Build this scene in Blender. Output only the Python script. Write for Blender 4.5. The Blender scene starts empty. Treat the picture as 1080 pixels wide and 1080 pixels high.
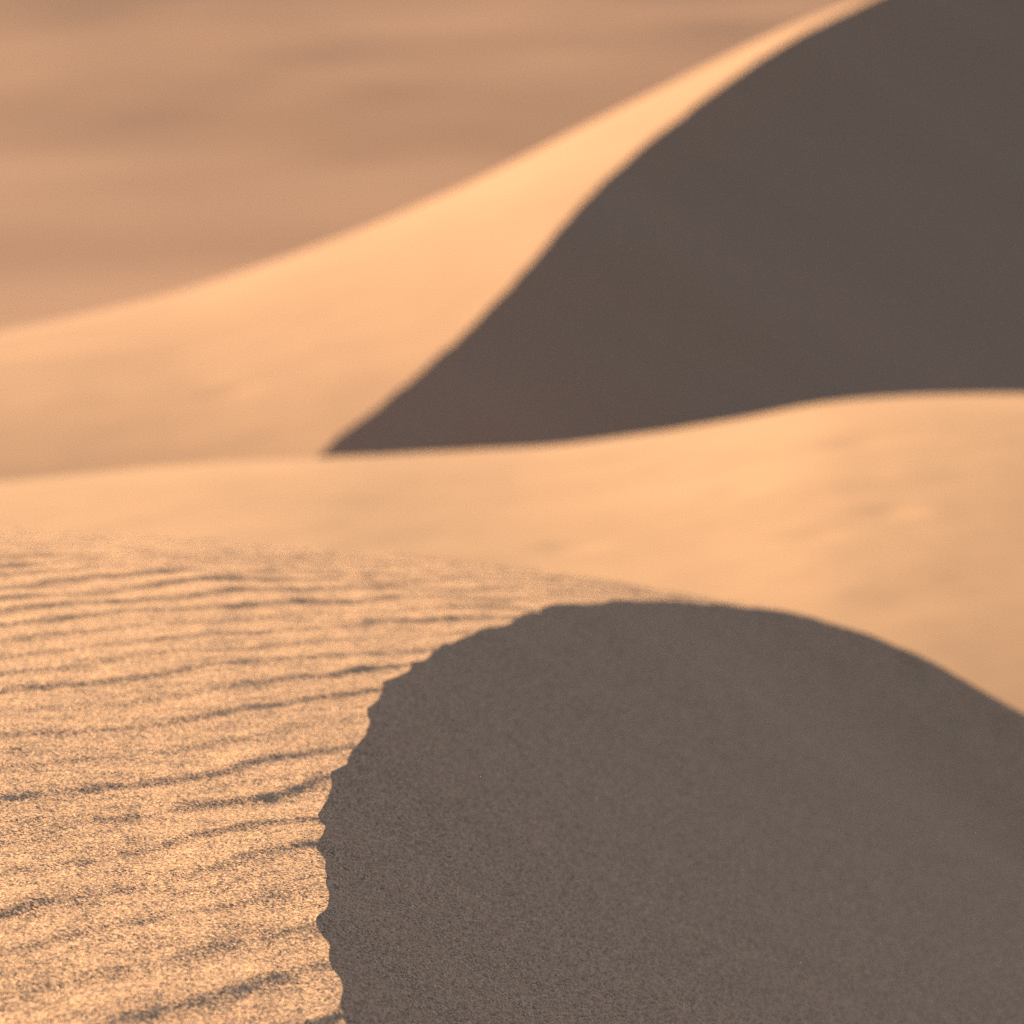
import bpy, math
import numpy as np

sc = bpy.context.scene
COL = sc.collection
R = math.radians

# ------------------------------------------------------------------ camera
HC = 14.0                       # eye height above the plain
PITCH, HALF = R(12.0), R(8.0)
cam_d = bpy.data.cameras.new('camera')
cam_d.sensor_width = 36
cam_d.lens = 18 / math.tan(HALF)
cam_d.clip_end = 6000
cam_d.dof.use_dof = True
cam_d.dof.focus_distance = 5.9
cam_d.dof.aperture_fstop = 4.0
cam = bpy.data.objects.new('camera', cam_d)
COL.objects.link(cam)
cam.location = (0, 0, HC)
cam.rotation_euler = (math.pi / 2 - PITCH, 0, 0)
sc.camera = cam

def ray(px, py):
    """photo pixel -> (u, T): the line x = u*y, z = HC + T*y"""
    px = np.asarray(px, float); py = np.asarray(py, float)
    a = (px - 540) / 540 * math.tan(HALF)
    b = (540 - py) / 540 * math.tan(HALF)
    ry = math.cos(PITCH) + b * math.sin(PITCH)
    rz = -math.sin(PITCH) + b * math.cos(PITCH)
    return a / ry, rz / ry

# ------------------------------------------------------------------ noise
def _hash(ix, iy, seed):
    h = (ix.astype(np.int64) * 374761393 + iy.astype(np.int64) * 668265263 + seed * 974711) & 0xFFFFFFFF
    h = ((h ^ (h >> 13)) * 1274126177) & 0xFFFFFFFF
    return ((h ^ (h >> 16)) & 0xFFFF) / 65535.0

def noise(x, y, seed=0):
    ix = np.floor(x); iy = np.floor(y)
    fx = x - ix; fy = y - iy
    fx = fx * fx * fx * (fx * (fx * 6 - 15) + 10); fy = fy * fy * fy * (fy * (fy * 6 - 15) + 10)
    a = _hash(ix, iy, seed); b = _hash(ix + 1, iy, seed)
    c = _hash(ix, iy + 1, seed); d = _hash(ix + 1, iy + 1, seed)
    return (a + (b - a) * fx + (c - a) * fy + (a - b - c + d) * fx * fy) * 2 - 1

def fbm(x, y, seed=0, octv=4, gain=.5):
    s = 0; a = 1; t = 0
    for k in range(octv):
        c, q = math.cos(.6 * k), math.sin(.6 * k)
        s = s + a * noise((x * c - y * q) * 2 ** k + 17.3 * k, (x * q + y * c) * 2 ** k - 9.1 * k, seed + k)
        t += a; a *= gain
    return s / t

def smoothstep(a, b, x):
    t = np.clip((x - a) / (b - a), 0, 1)
    return t * t * (3 - 2 * t)

def gauss(v, sig):
    n = int(3 * sig) + 1
    k = np.exp(-.5 * (np.arange(-n, n + 1) / sig) ** 2); k /= k.sum()
    p = np.concatenate([2 * v[0] - v[n:0:-1], v, 2 * v[-1] - v[-2:-n - 2:-1]])
    return np.convolve(p, k, 'valid')

class Contour:
    """skyline of a dune as T(u), smoothed"""
    def __init__(self, pts, sig_px):
        pts = np.array(pts, float)
        px = np.arange(-700, 1800, 2.0)
        py = gauss(np.interp(px, pts[:, 0], pts[:, 1]), sig_px / 2)
        self.u, self.T = ray(px, py)
    def __call__(self, u):
        return np.interp(u, self.u, self.T)

# ------------------------------------------------------------------ mesh
def grid_mesh(name, X, Y, Z, mat, parent=None, flip=False):
    ns, nt = X.shape
    co = np.stack([X, Y, Z], -1).reshape(-1, 3).astype(np.float32)
    if parent is not None:
        co = co - np.array(parent.location, np.float32)
    idx = np.arange(ns * nt, dtype=np.int32).reshape(ns, nt)
    q = np.stack([idx[:-1, :-1], idx[1:, :-1], idx[1:, 1:], idx[:-1, 1:]], -1).reshape(-1, 4)
    if flip:
        q = q[:, ::-1]
    me = bpy.data.meshes.new(name)
    me.vertices.add(len(co)); me.vertices.foreach_set('co', co.ravel())
    nq = len(q)
    me.loops.add(nq * 4); me.loops.foreach_set('vertex_index', np.ascontiguousarray(q).ravel())
    me.polygons.add(nq)
    me.polygons.foreach_set('loop_start', np.arange(0, nq * 4, 4, dtype=np.int32))
    me.polygons.foreach_set('use_smooth', np.ones(nq, bool))
    me.update(calc_edges=True)
    me.validate()
    me.materials.append(mat)
    ob = bpy.data.objects.new(name, me)
    COL.objects.link(ob)
    if parent is not None:
        ob.parent = parent
    return ob

def tag(o, label, cat, group=None):
    o['label'] = label; o['category'] = cat; o['kind'] = 'structure'
    if group: o['group'] = group

# ------------------------------------------------------------------ sand
SAND = (0.50, 0.309, 0.186)
def sand_material(name, grain, tilt, speck, mottle_scale, mottle, tint=(1, 1, 1), clump=0.0, fall=None):
    m = bpy.data.materials.new(name); m.use_nodes = True
    nt = m.node_tree; N = nt.nodes; L = nt.links
    N.clear()
    out = N.new('ShaderNodeOutputMaterial')
    bs = N.new('ShaderNodeBsdfPrincipled')
    bs.inputs['Roughness'].default_value = .9
    bs.inputs['Specular IOR Level'].default_value = .15
    L.new(bs.outputs[0], out.inputs[0])
    tc = N.new('ShaderNodeTexCoord')
    # broad tone differences of the sand itself
    no = N.new('ShaderNodeTexNoise'); no.inputs['Scale'].default_value = mottle_scale
    no.inputs['Detail'].default_value = 4
    if fall is None:
        L.new(tc.outputs['Object'], no.inputs['Vector'])
    else:                               # stretched down the slope, as slides sort the sand
        mp = N.new('ShaderNodeMapping'); mp.inputs['Rotation'].default_value = (0, 0, fall)
        mp.inputs['Scale'].default_value = (.18, 1, .18)
        L.new(tc.outputs['Object'], mp.inputs['Vector']); L.new(mp.outputs[0], no.inputs['Vector'])
    mr = N.new('ShaderNodeMapRange')
    mr.inputs['From Min'].default_value = .25; mr.inputs['From Max'].default_value = .75
    mr.inputs['To Min'].default_value = 1 - mottle; mr.inputs['To Max'].default_value = 1 + mottle
    L.new(no.outputs[0], mr.inputs['Value'])
    val = mr.outputs[0]
    base = N.new('ShaderNodeVectorMath'); base.operation = 'SCALE'
    base.inputs[0].default_value = tuple(a * b for a, b in zip(SAND, tint))
    if grain:
        vo = N.new('ShaderNodeTexVoronoi'); vo.inputs['Scale'].default_value = 1 / grain
        L.new(tc.outputs['Object'], vo.inputs['Vector'])
        # every grain its own tone, a few of them dark
        se = N.new('ShaderNodeSeparateColor'); L.new(vo.outputs['Color'], se.inputs[0])
        g = N.new('ShaderNodeMapRange')
        g.inputs['To Min'].default_value = 1 - speck; g.inputs['To Max'].default_value = 1 + speck
        L.new(se.outputs[2], g.inputs['Value'])
        mu = N.new('ShaderNodeMath'); mu.operation = 'MULTIPLY'
        L.new(val, mu.inputs[0]); L.new(g.outputs[0], mu.inputs[1]); val = mu.outputs[0]
        # every grain its own facing
        sub = N.new('ShaderNodeVectorMath'); sub.operation = 'SUBTRACT'
        sub.inputs[1].default_value = (.5, .5, .5)
        L.new(vo.outputs['Color'], sub.inputs[0])
        sca = N.new('ShaderNodeVectorMath'); sca.operation = 'SCALE'; sca.inputs['Scale'].default_value = tilt
        L.new(sub.outputs[0], sca.inputs[0])
        vec = sca.outputs[0]
        if clump:
            n2 = N.new('ShaderNodeTexNoise'); n2.inputs['Scale'].default_value = .28 / grain
            n2.inputs['Detail'].default_value = 2
            L.new(tc.outputs['Object'], n2.inputs['Vector'])
            s2 = N.new('ShaderNodeVectorMath'); s2.operation = 'SUBTRACT'; s2.inputs[1].default_value = (.5, .5, .5)
            L.new(n2.outputs['Color'], s2.inputs[0])
            c2 = N.new('ShaderNodeVectorMath'); c2.operation = 'SCALE'; c2.inputs['Scale'].default_value = clump
            L.new(s2.outputs[0], c2.inputs[0])
            a2 = N.new('ShaderNodeVectorMath'); a2.operation = 'ADD'
            L.new(vec, a2.inputs[0]); L.new(c2.outputs[0], a2.inputs[1]); vec = a2.outputs[0]
        ge = N.new('ShaderNodeNewGeometry')
        ad = N.new('ShaderNodeVectorMath'); ad.operation = 'ADD'
        L.new(ge.outputs['Normal'], ad.inputs[0]); L.new(vec, ad.inputs[1])
        nm = N.new('ShaderNodeVectorMath'); nm.operation = 'NORMALIZE'
        L.new(ad.outputs[0], nm.inputs[0])
        L.new(nm.outputs[0], bs.inputs['Normal'])
    L.new(val, base.inputs['Scale'])
    L.new(base.outputs[0], bs.inputs['Base Color'])
    return m

M_near = sand_material('sand', .0029, .70, .56, 2.2, .05, tint=(1.38, 1.35, 1.31), clump=.32)
M_slip = sand_material('sand_slip_shaded', .0029, .80, .66, 3.0, .03, tint=(1.27, 1.26, 1.26), clump=.32, fall=R(55))  # same sand as the slope, tinted darker to deepen the slip face's shade
M_mid = sand_material('sand_smooth', 0, 0, 0, .7, .035, tint=(1.10, 1.09, 1.06))
M_far = sand_material('sand_flank', 0, 0, 0, .25, .06, tint=(1.0, .965, .955))
M_slide = sand_material('sand_slide', 0, 0, 0,   .30, .055, tint=(.95, .94, .95), fall=R(25))
M_plain = sand_material('sand_plain', 0, 0, 0, .05, .12, tint=(.99, .955, 1.02))

# ------------------------------------------------------------------ near dune
yt_n = lambda u: 11.3 + 1.5 * u
K_N = .0173
con_n = Contour([(-700, 548), (0, 556), (108, 562), (220, 568), (350, 580), (480, 592), (600, 606), (700, 624), (745, 633),
                 (800, 640), (850, 649), (900, 664), (972, 692), (1080, 752), (1300, 900), (1800, 1250)], 14)
def H_near(x, y):
    u = x / y
    return HC + con_n(u) * y - K_N * (y - yt_n(u)) ** 2

def crest_plan(pix, con, K, yt, nres, sig, round_tip=False):
    pix = np.array(pix, float)
    # dense along the polyline
    seg = np.r_[0, np.cumsum(np.hypot(*np.diff(pix, axis=0).T))]
    s = np.linspace(0, seg[-1], 1500)
    u, T = ray(np.interp(s, seg, pix[:, 0]), np.interp(s, seg, pix[:, 1]))
    d = np.maximum(con(u) - T, 0)
    t = yt(u)
    b = 2 * K * t + d
    y = (b - np.sqrt(np.maximum(b * b - 4 * K * K * t * t, 0))) / (2 * K)
    x = u * y
    L = np.r_[0, np.cumsum(np.hypot(np.diff(x), np.diff(y)))]
    q = np.linspace(0, L[-1], nres)
    x = np.interp(q, L, x); y = np.interp(q, L, y)
    sg = sig / (L[-1] / nres)
    w = smoothstep(.010, .045, x / y) if round_tip else 0
    return gauss(x, sg) * (1 - w) + gauss(x, sg * 6) * w, gauss(y, sg) * (1 - w) + gauss(y, sg * 6) * w, q

NS = 2400
cx, cy, cs = crest_plan([(700, 2300), (480, 1500), (410, 1240), (374, 1090), (357, 1030), (342, 960), (341, 895), (350, 832), (370, 776),
                         (396, 730), (431, 696), (476, 670), (526, 649), (580, 635), (640, 628), (698, 628.5), (745, 633.5), (800, 640),
                         (850, 649), (900, 664), (972, 692), (1080, 752), (1300, 900)], con_n, K_N, yt_n, NS, .10, True)
def normals(x, y, sig):
    tx = gauss(np.gradient(x), sig); ty = gauss(np.gradient(y), sig)
    l = np.hypot(tx, ty)
    return -ty / l, tx / l              # left-hand side: outwards
nx, ny = normals(cx, cy, 150)

LAM = .145
def ripple(x, y):
    """asymmetric wind ripples: a long gentle back and a short steep front; returns height, phase"""
    wx = x + .07 * fbm(x * .9, y * .9, 5, 3); wy = y + .07 * fbm(x * .9 + 31, y * .9, 9, 3)
    p = wx * math.cos(R(-34)) + wy * math.sin(R(-34))
    p = p + .022 * noise(x * 3.1, y * 3.1, 33) + .10 * noise(x * .5, y * .5, 41)
    ph = p / LAM
    f = ph - np.floor(ph)
    up = .79
    prof = np.where(f < up, .5 - .5 * np.cos(math.pi * f / up), .5 + .5 * np.cos(math.pi * (f - up) / (1 - up)))
    along = wx * math.cos(R(56)) + wy * math.sin(R(56))
    cell = np.floor(ph)
    am = .40 + .56 * smoothstep(-.55, .45, noise(along * 1.9 + cell * 3.7, cell * .83 + .5, 52))
    am = am * (1 - .5 * smoothstep(9.3, 11.3, y))
    am = am * (.70 + .42 * smoothstep(-.4, .4, fbm(x * .6 + 5, y * .6, 61, 2)))
    return prof * am, f

def near_height(x, y):
    h, f = ripple(x, y)
    rough = .0072 * fbm(x * 5, y * 5, 71, 3) + .0022 * fbm(x * 22, y * 22, 77, 2) + .02 * fbm(x * .8, y * .8, 79, 2)
    return H_near(x, y) - .012 + .0080 * h + rough

# brink, nicked where each ripple runs out over it
_, fb = ripple(cx, cy)
sc_amp = .014 * (1 + .5 * noise(cs * 2.2, cs * 0 + .3, 91)) * smoothstep(13, 11.0, cs + 0 * cx)
big = smoothstep(-.5, .5, noise(cs * 2.6, cs * 0 + .3, 93))
nick = sc_amp * np.cos(2 * math.pi * (fb - .86)) * (.40 + .60 * big)
nick = nick + .020 * noise(cs * 4.6, cs * 0 + 4.2, 95) + .009 * noise(cs * 9.5, cs * 0 + 7.2, 97) + .0045 * noise(cs * 26, cs * 0 + 1.7, 99)
nick = nick * smoothstep(13, 11.0, cs)
nick = .85 * gauss(nick, 3) * (.55 + .45 * smoothstep(0, .8, cs - np.interp(4.9, cy[:1000], cs[:1000])))
d = np.r_[0, np.cumsum(np.geomspace(.006, .07, 330))]
far_d = d[-1] + np.cumsum(np.geomspace(.1, 1.5, 22))
d = np.r_[d, far_d]
off = d[None, :] + nick[:, None] * np.exp(-d[None, :] / .18)
X = cx[:, None] + nx[:, None] * off
Y = cy[:, None] + ny[:, None] * off
Ysafe = np.maximum(Y, .8)
Z = near_height(X, Ysafe)

dune = bpy.data.objects.new('sand_dune', None); COL.objects.link(dune)
dune.location = (0, 8, 10)
GROUP = 'dunes of orange sand'
tag(dune, 'nearest sand dune with rippled sunlit slope and round dark scalloped slip face', 'sand dune', GROUP)
grid_mesh('windward_slope', X, Y, Z, M_near, dune)
bx, by, bz = X[:, 0], Y[:, 0], Z[:, 0]

def slip(bx, by, bz, qx, qy, tt, D, slope, sig_z, floor_noise, eps, tail, x0, y0, n0x, n0y, nick):
    """slip face falling from the brink at the angle of repose, flattening at depth D"""
    PX = bx[:, None] * (1 - tt) + qx[:, None] * tt
    PY = by[:, None] * (1 - tt) + qy[:, None] * tt
    sx, sy, sz, ux, uy = x0[::8], y0[::8], gauss(bz, sig_z)[::8], n0x[::8], n0y[::8]
    step = np.hypot(np.diff(sx), np.diff(sy)).mean()
    ZZ = np.zeros_like(PX); DD = np.zeros_like(PX)
    for i in range(0, PX.shape[0], 100):
        dx = PX[i:i + 100, :, None] - sx; dy = PY[i:i + 100, :, None] - sy
        d2 = dx * dx + dy * dy
        w = 1 / (d2 + eps * eps) ** 2
        ZZ[i:i + 100] = (w * sz).sum(-1) / w.sum(-1)
        k = d2.argmin(-1)[..., None]
        side = np.take_along_axis(dx, k, -1)[..., 0] * ux[k[..., 0]] + np.take_along_axis(dy, k, -1)[..., 0] * uy[k[..., 0]]
        sgn = -side
        S = ((d2 + 1e-4) ** -3).sum(-1) * step
        soft = (S / (3 * math.pi / 8)) ** -.2           # rounds the valley where two sides of the bowl meet
        DD[i:i + 100] = sgn + (soft - sgn) * smoothstep(2 * step, 6 * step, sgn)
    ln = np.hypot(PX - bx[:, None], PY - by[:, None])
    DD = np.clip(DD + nick[:, None] * np.exp(-ln / (eps * 4)), 0, ln)
    drop = D * (1 - np.exp(-DD * slope / D)) + tail * DD
    Zs = ZZ - drop
    Zs = Zs + (bz[:, None] - Zs[:, :1]) * np.exp(-ln / (eps * .9))
    Zs = Zs + floor_noise(PX, PY) * smoothstep(0, eps, ln)
    return PX, PY, Zs

sN = np.linspace(0, 1, NS)
qx = np.interp(cs, [0, 4, 9, cs[-1]], [2.0, 2.6, 3.6, 4.4])
qy = np.interp(cs, [0, 4, 9, cs[-1]], [2.2, 4.0, 7.0, 8.5])
tt = (np.linspace(0, 1, 240) ** 1.7)[None, :]
PX, PY, PZ = slip(bx, by, bz, qx, qy, tt, 2.3, .66, 40,
                  lambda x, y: .003 * fbm(x * 5, y * 5, 101, 3) + .0016 * fbm(x * 22, y * 22, 107, 2), .12, .02, cx, cy, nx, ny, nick)
grid_mesh('slip_face', PX, PY, PZ, M_slip, dune, flip=True)

# ------------------------------------------------------------------ middle dune
con_m = Contour([(-700, 560), (0, 500), (108, 490), (220, 480), (330, 473), (450, 471), (560, 467), (660, 455), (760, 440),
                 (870, 421), (972, 412), (1080, 408), (1300, 404), (1800, 450)], 24)
us = np.linspace(-.5, .5, 700)
ys = np.r_[np.linspace(9, 34, 420), 34 + np.cumsum(np.geomspace(.1, .6, 60))]
U, Y = np.meshgrid(us, ys, indexing='ij')
X = U * Y
Z = HC + con_m(U) * Y - .0066 * (Y - 30 - 6 * U) ** 2
Z -= .07 * smoothstep(14, 30, Y)
Z += (.05 * fbm(X * .35, Y * .35, 201, 3) + .008 * fbm(X * 1.6, Y * 1.6, 207, 3))
for (px, py, yy, a, w) in ((905, 525, 24, .05, .22), (600, 600, 20.5, .05, .2), (955, 640, 18, .03, .25), (780, 560, 22, .03, .2),
                           (700, 520, 24, .02, .2), (940, 585, 20.6, .04, .18), (860, 600, 20, .03, .18)):
    u, T = ray(px, py)
    g = ((X - u * yy) / w) ** 2 + ((Y - yy) / (w * 1.2)) ** 2
    a = .6 * a
    Z -= a * np.exp(-g) - .5 * a * np.exp(-g / 3)
mid = grid_mesh('sand_dune', X, Y, Z, M_mid)
tag(mid, 'low smooth sunlit sand dune between the rippled dune and the tall dune with the dark face', 'sand dune', GROUP)

# ------------------------------------------------------------------ tall far dune
con_f = Contour([(-700, 470), (0, 350), (108, 326), (200, 303), (300, 270), (400, 233), (500, 189), (600, 139), (700, 91),
                 (760, 61), (820, 33), (880, 9), (930, -9), (1000, -36), (1080, -62), (1300, -90), (1800, 0)], 24)
yt_f = lambda u: 65 + 60 * u
K_F = .0035
def H_far(x, y):
    u = np.clip(x / y, -.6, .6)
    return HC + con_f(u) * y - K_F * (y - yt_f(u)) ** 2
NF = 1200
fx, fy, fs = crest_plan([(-500, 1500), (-150, 1000), (150, 650), (270, 530), (330, 474), (372, 444), (440, 394), (500, 337), (540, 297), (580, 250), (620, 199),
                         (660, 165), (700, 132), (760, 87), (820, 48), (880, 16), (940, -10), (1000, -36), (1080, -62), (1300, -90)], con_f, K_F, yt_f, NF, 1.8)
mx, my = normals(fx, fy, 120)
d = np.r_[0, np.cumsum(np.geomspace(.04, .9, 160))]
nick = .04 * fbm(fs * 1.1, fs * 0 + 2, 301, 3)
off = d[None, :] + nick[:, None] * np.exp(-d[None, :] / 1.5)
X = fx[:, None] + mx[:, None] * off
Y = fy[:, None] + my[:, None] * off
Z = H_far(X, np.maximum(Y, 4))
Z += .05 * fbm(X * .25, Y * .25, 311, 3) + .012 * fbm(X * .9, Y * .9, 317, 3) - .03
for (px, py, yy, a, w) in ((242, 440, 41, .03, .3), (345, 378, 46, .02, .4), (215, 425, 42, .02, .3), (300, 400, 44, .015, .5)):
    u, T = ray(px, py)
    g = ((X - u * yy) / w) ** 2 + ((Y - yy) / (w * 1.5)) ** 2
    Z -= a * np.exp(-g)
tall = bpy.data.objects.new('sand_dune', None); COL.objects.link(tall)
tall.location = (2, 60, 0)
tag(tall, 'tall distant sand dune with bright narrow flank and big dark slip face', 'sand dune', GROUP)
grid_mesh('windward_slope', X, Y, Z, M_far, tall)
bx, by, bz = X[:, 0], Y[:, 0], Z[:, 0]
qx = fx + np.interp(fs, [0, fs[-1]], [14, 26]); qy = fy + np.interp(fs, [0, fs[-1]], [-4, -10])
tt = (np.linspace(0, 1, 120) ** 1.5)[None, :]
PX, PY, PZ = slip(bx, by, bz, qx, qy, tt, 14.0, .66, 12,
                  lambda x, y: .16 * fbm(x * .22, y * .22, 401, 3), .8, .0, fx, fy, mx, my, nick)
grid_mesh('slip_face', PX, PY, PZ, M_slide, tall, flip=True)

# ------------------------------------------------------------------ the plain, one sheet to the horizon
an = np.linspace(-math.pi, math.pi, 721)
rr = np.r_[0.01, np.linspace(4, 300, 420), 300 + np.cumsum(np.geomspace(2, 300, 60))]
A, RR = np.meshgrid(an, rr, indexing='ij')
X = np.sin(A) * RR; Y = np.cos(A) * RR
w = 1.2 * np.log1p(np.exp(np.clip((Y - 94 - 1.2 * fbm(X * .05, Y * .05, 499, 2)) / 1.2, -30, 30)))
ramp = np.where(Y > 200, 107, w)
Z = .4 + .175 * np.minimum(ramp, 75)
Z = Z - np.clip((RR - 330) * .06, 0, 12.8) * (Y > 0)
Z += 1.3 * np.exp(-((X + 15) / 9) ** 2 - ((Y - 132) / 7) ** 2)
far = smoothstep(96, 108, RR) * smoothstep(1500, 600, RR)
Z += far * (1.7 * fbm(X * .016 + .3 * Y * .016, Y * .024, 501, 3) + .34 * fbm(X * .07, Y * .10, 507, 3))
Z = np.where(RR < 60, Z - smoothstep(60, 30, RR) * 1.0, Z)
pl = grid_mesh('desert_ground', X, Y, Z, M_plain, flip=True)
tag(pl, 'dull brown desert plain rising slowly beyond the dunes', 'ground')

# ------------------------------------------------------------------ daylight
EL, AZ = R(20), R(-57)              # sun stands ahead and to the left; AZ from +Y towards +X
sd = np.array([math.sin(AZ) * math.cos(EL), math.cos(AZ) * math.cos(EL), math.sin(EL)])
sun_d = bpy.data.lights.new('sun', 'SUN'); sun_d.energy = 5.0; sun_d.angle = R(.53)
sun_d.color = (1.0, .765, .48)
sun = bpy.data.objects.new('sun', sun_d); COL.objects.link(sun)
sun.location = (-30, 30, 40)
from mathutils import Vector
sun.rotation_euler = Vector(sd).to_track_quat('Z', 'Y').to_euler()
w = bpy.data.worlds.new('World'); sc.world = w; w.use_nodes = True
nt = w.node_tree
bg = nt.nodes['Background']
sky = nt.nodes.new('ShaderNodeTexSky'); sky.sky_type = 'NISHITA'; sky.sun_disc = False
sky.sun_elevation = EL; sky.sun_rotation = AZ
sky.dust_density = 2.5
nt.links.new(sky.outputs[0], bg.inputs['Color'])
bg.inputs['Strength'].default_value = .083

vs = sc.view_settings
vs.view_transform = 'Standard'; vs.look = 'None'; vs.gamma = 1; vs.use_curve_mapping = False
vs.exposure = 0.75
sc.cycles.use_denoising = False
sc.cycles.max_bounces = 6
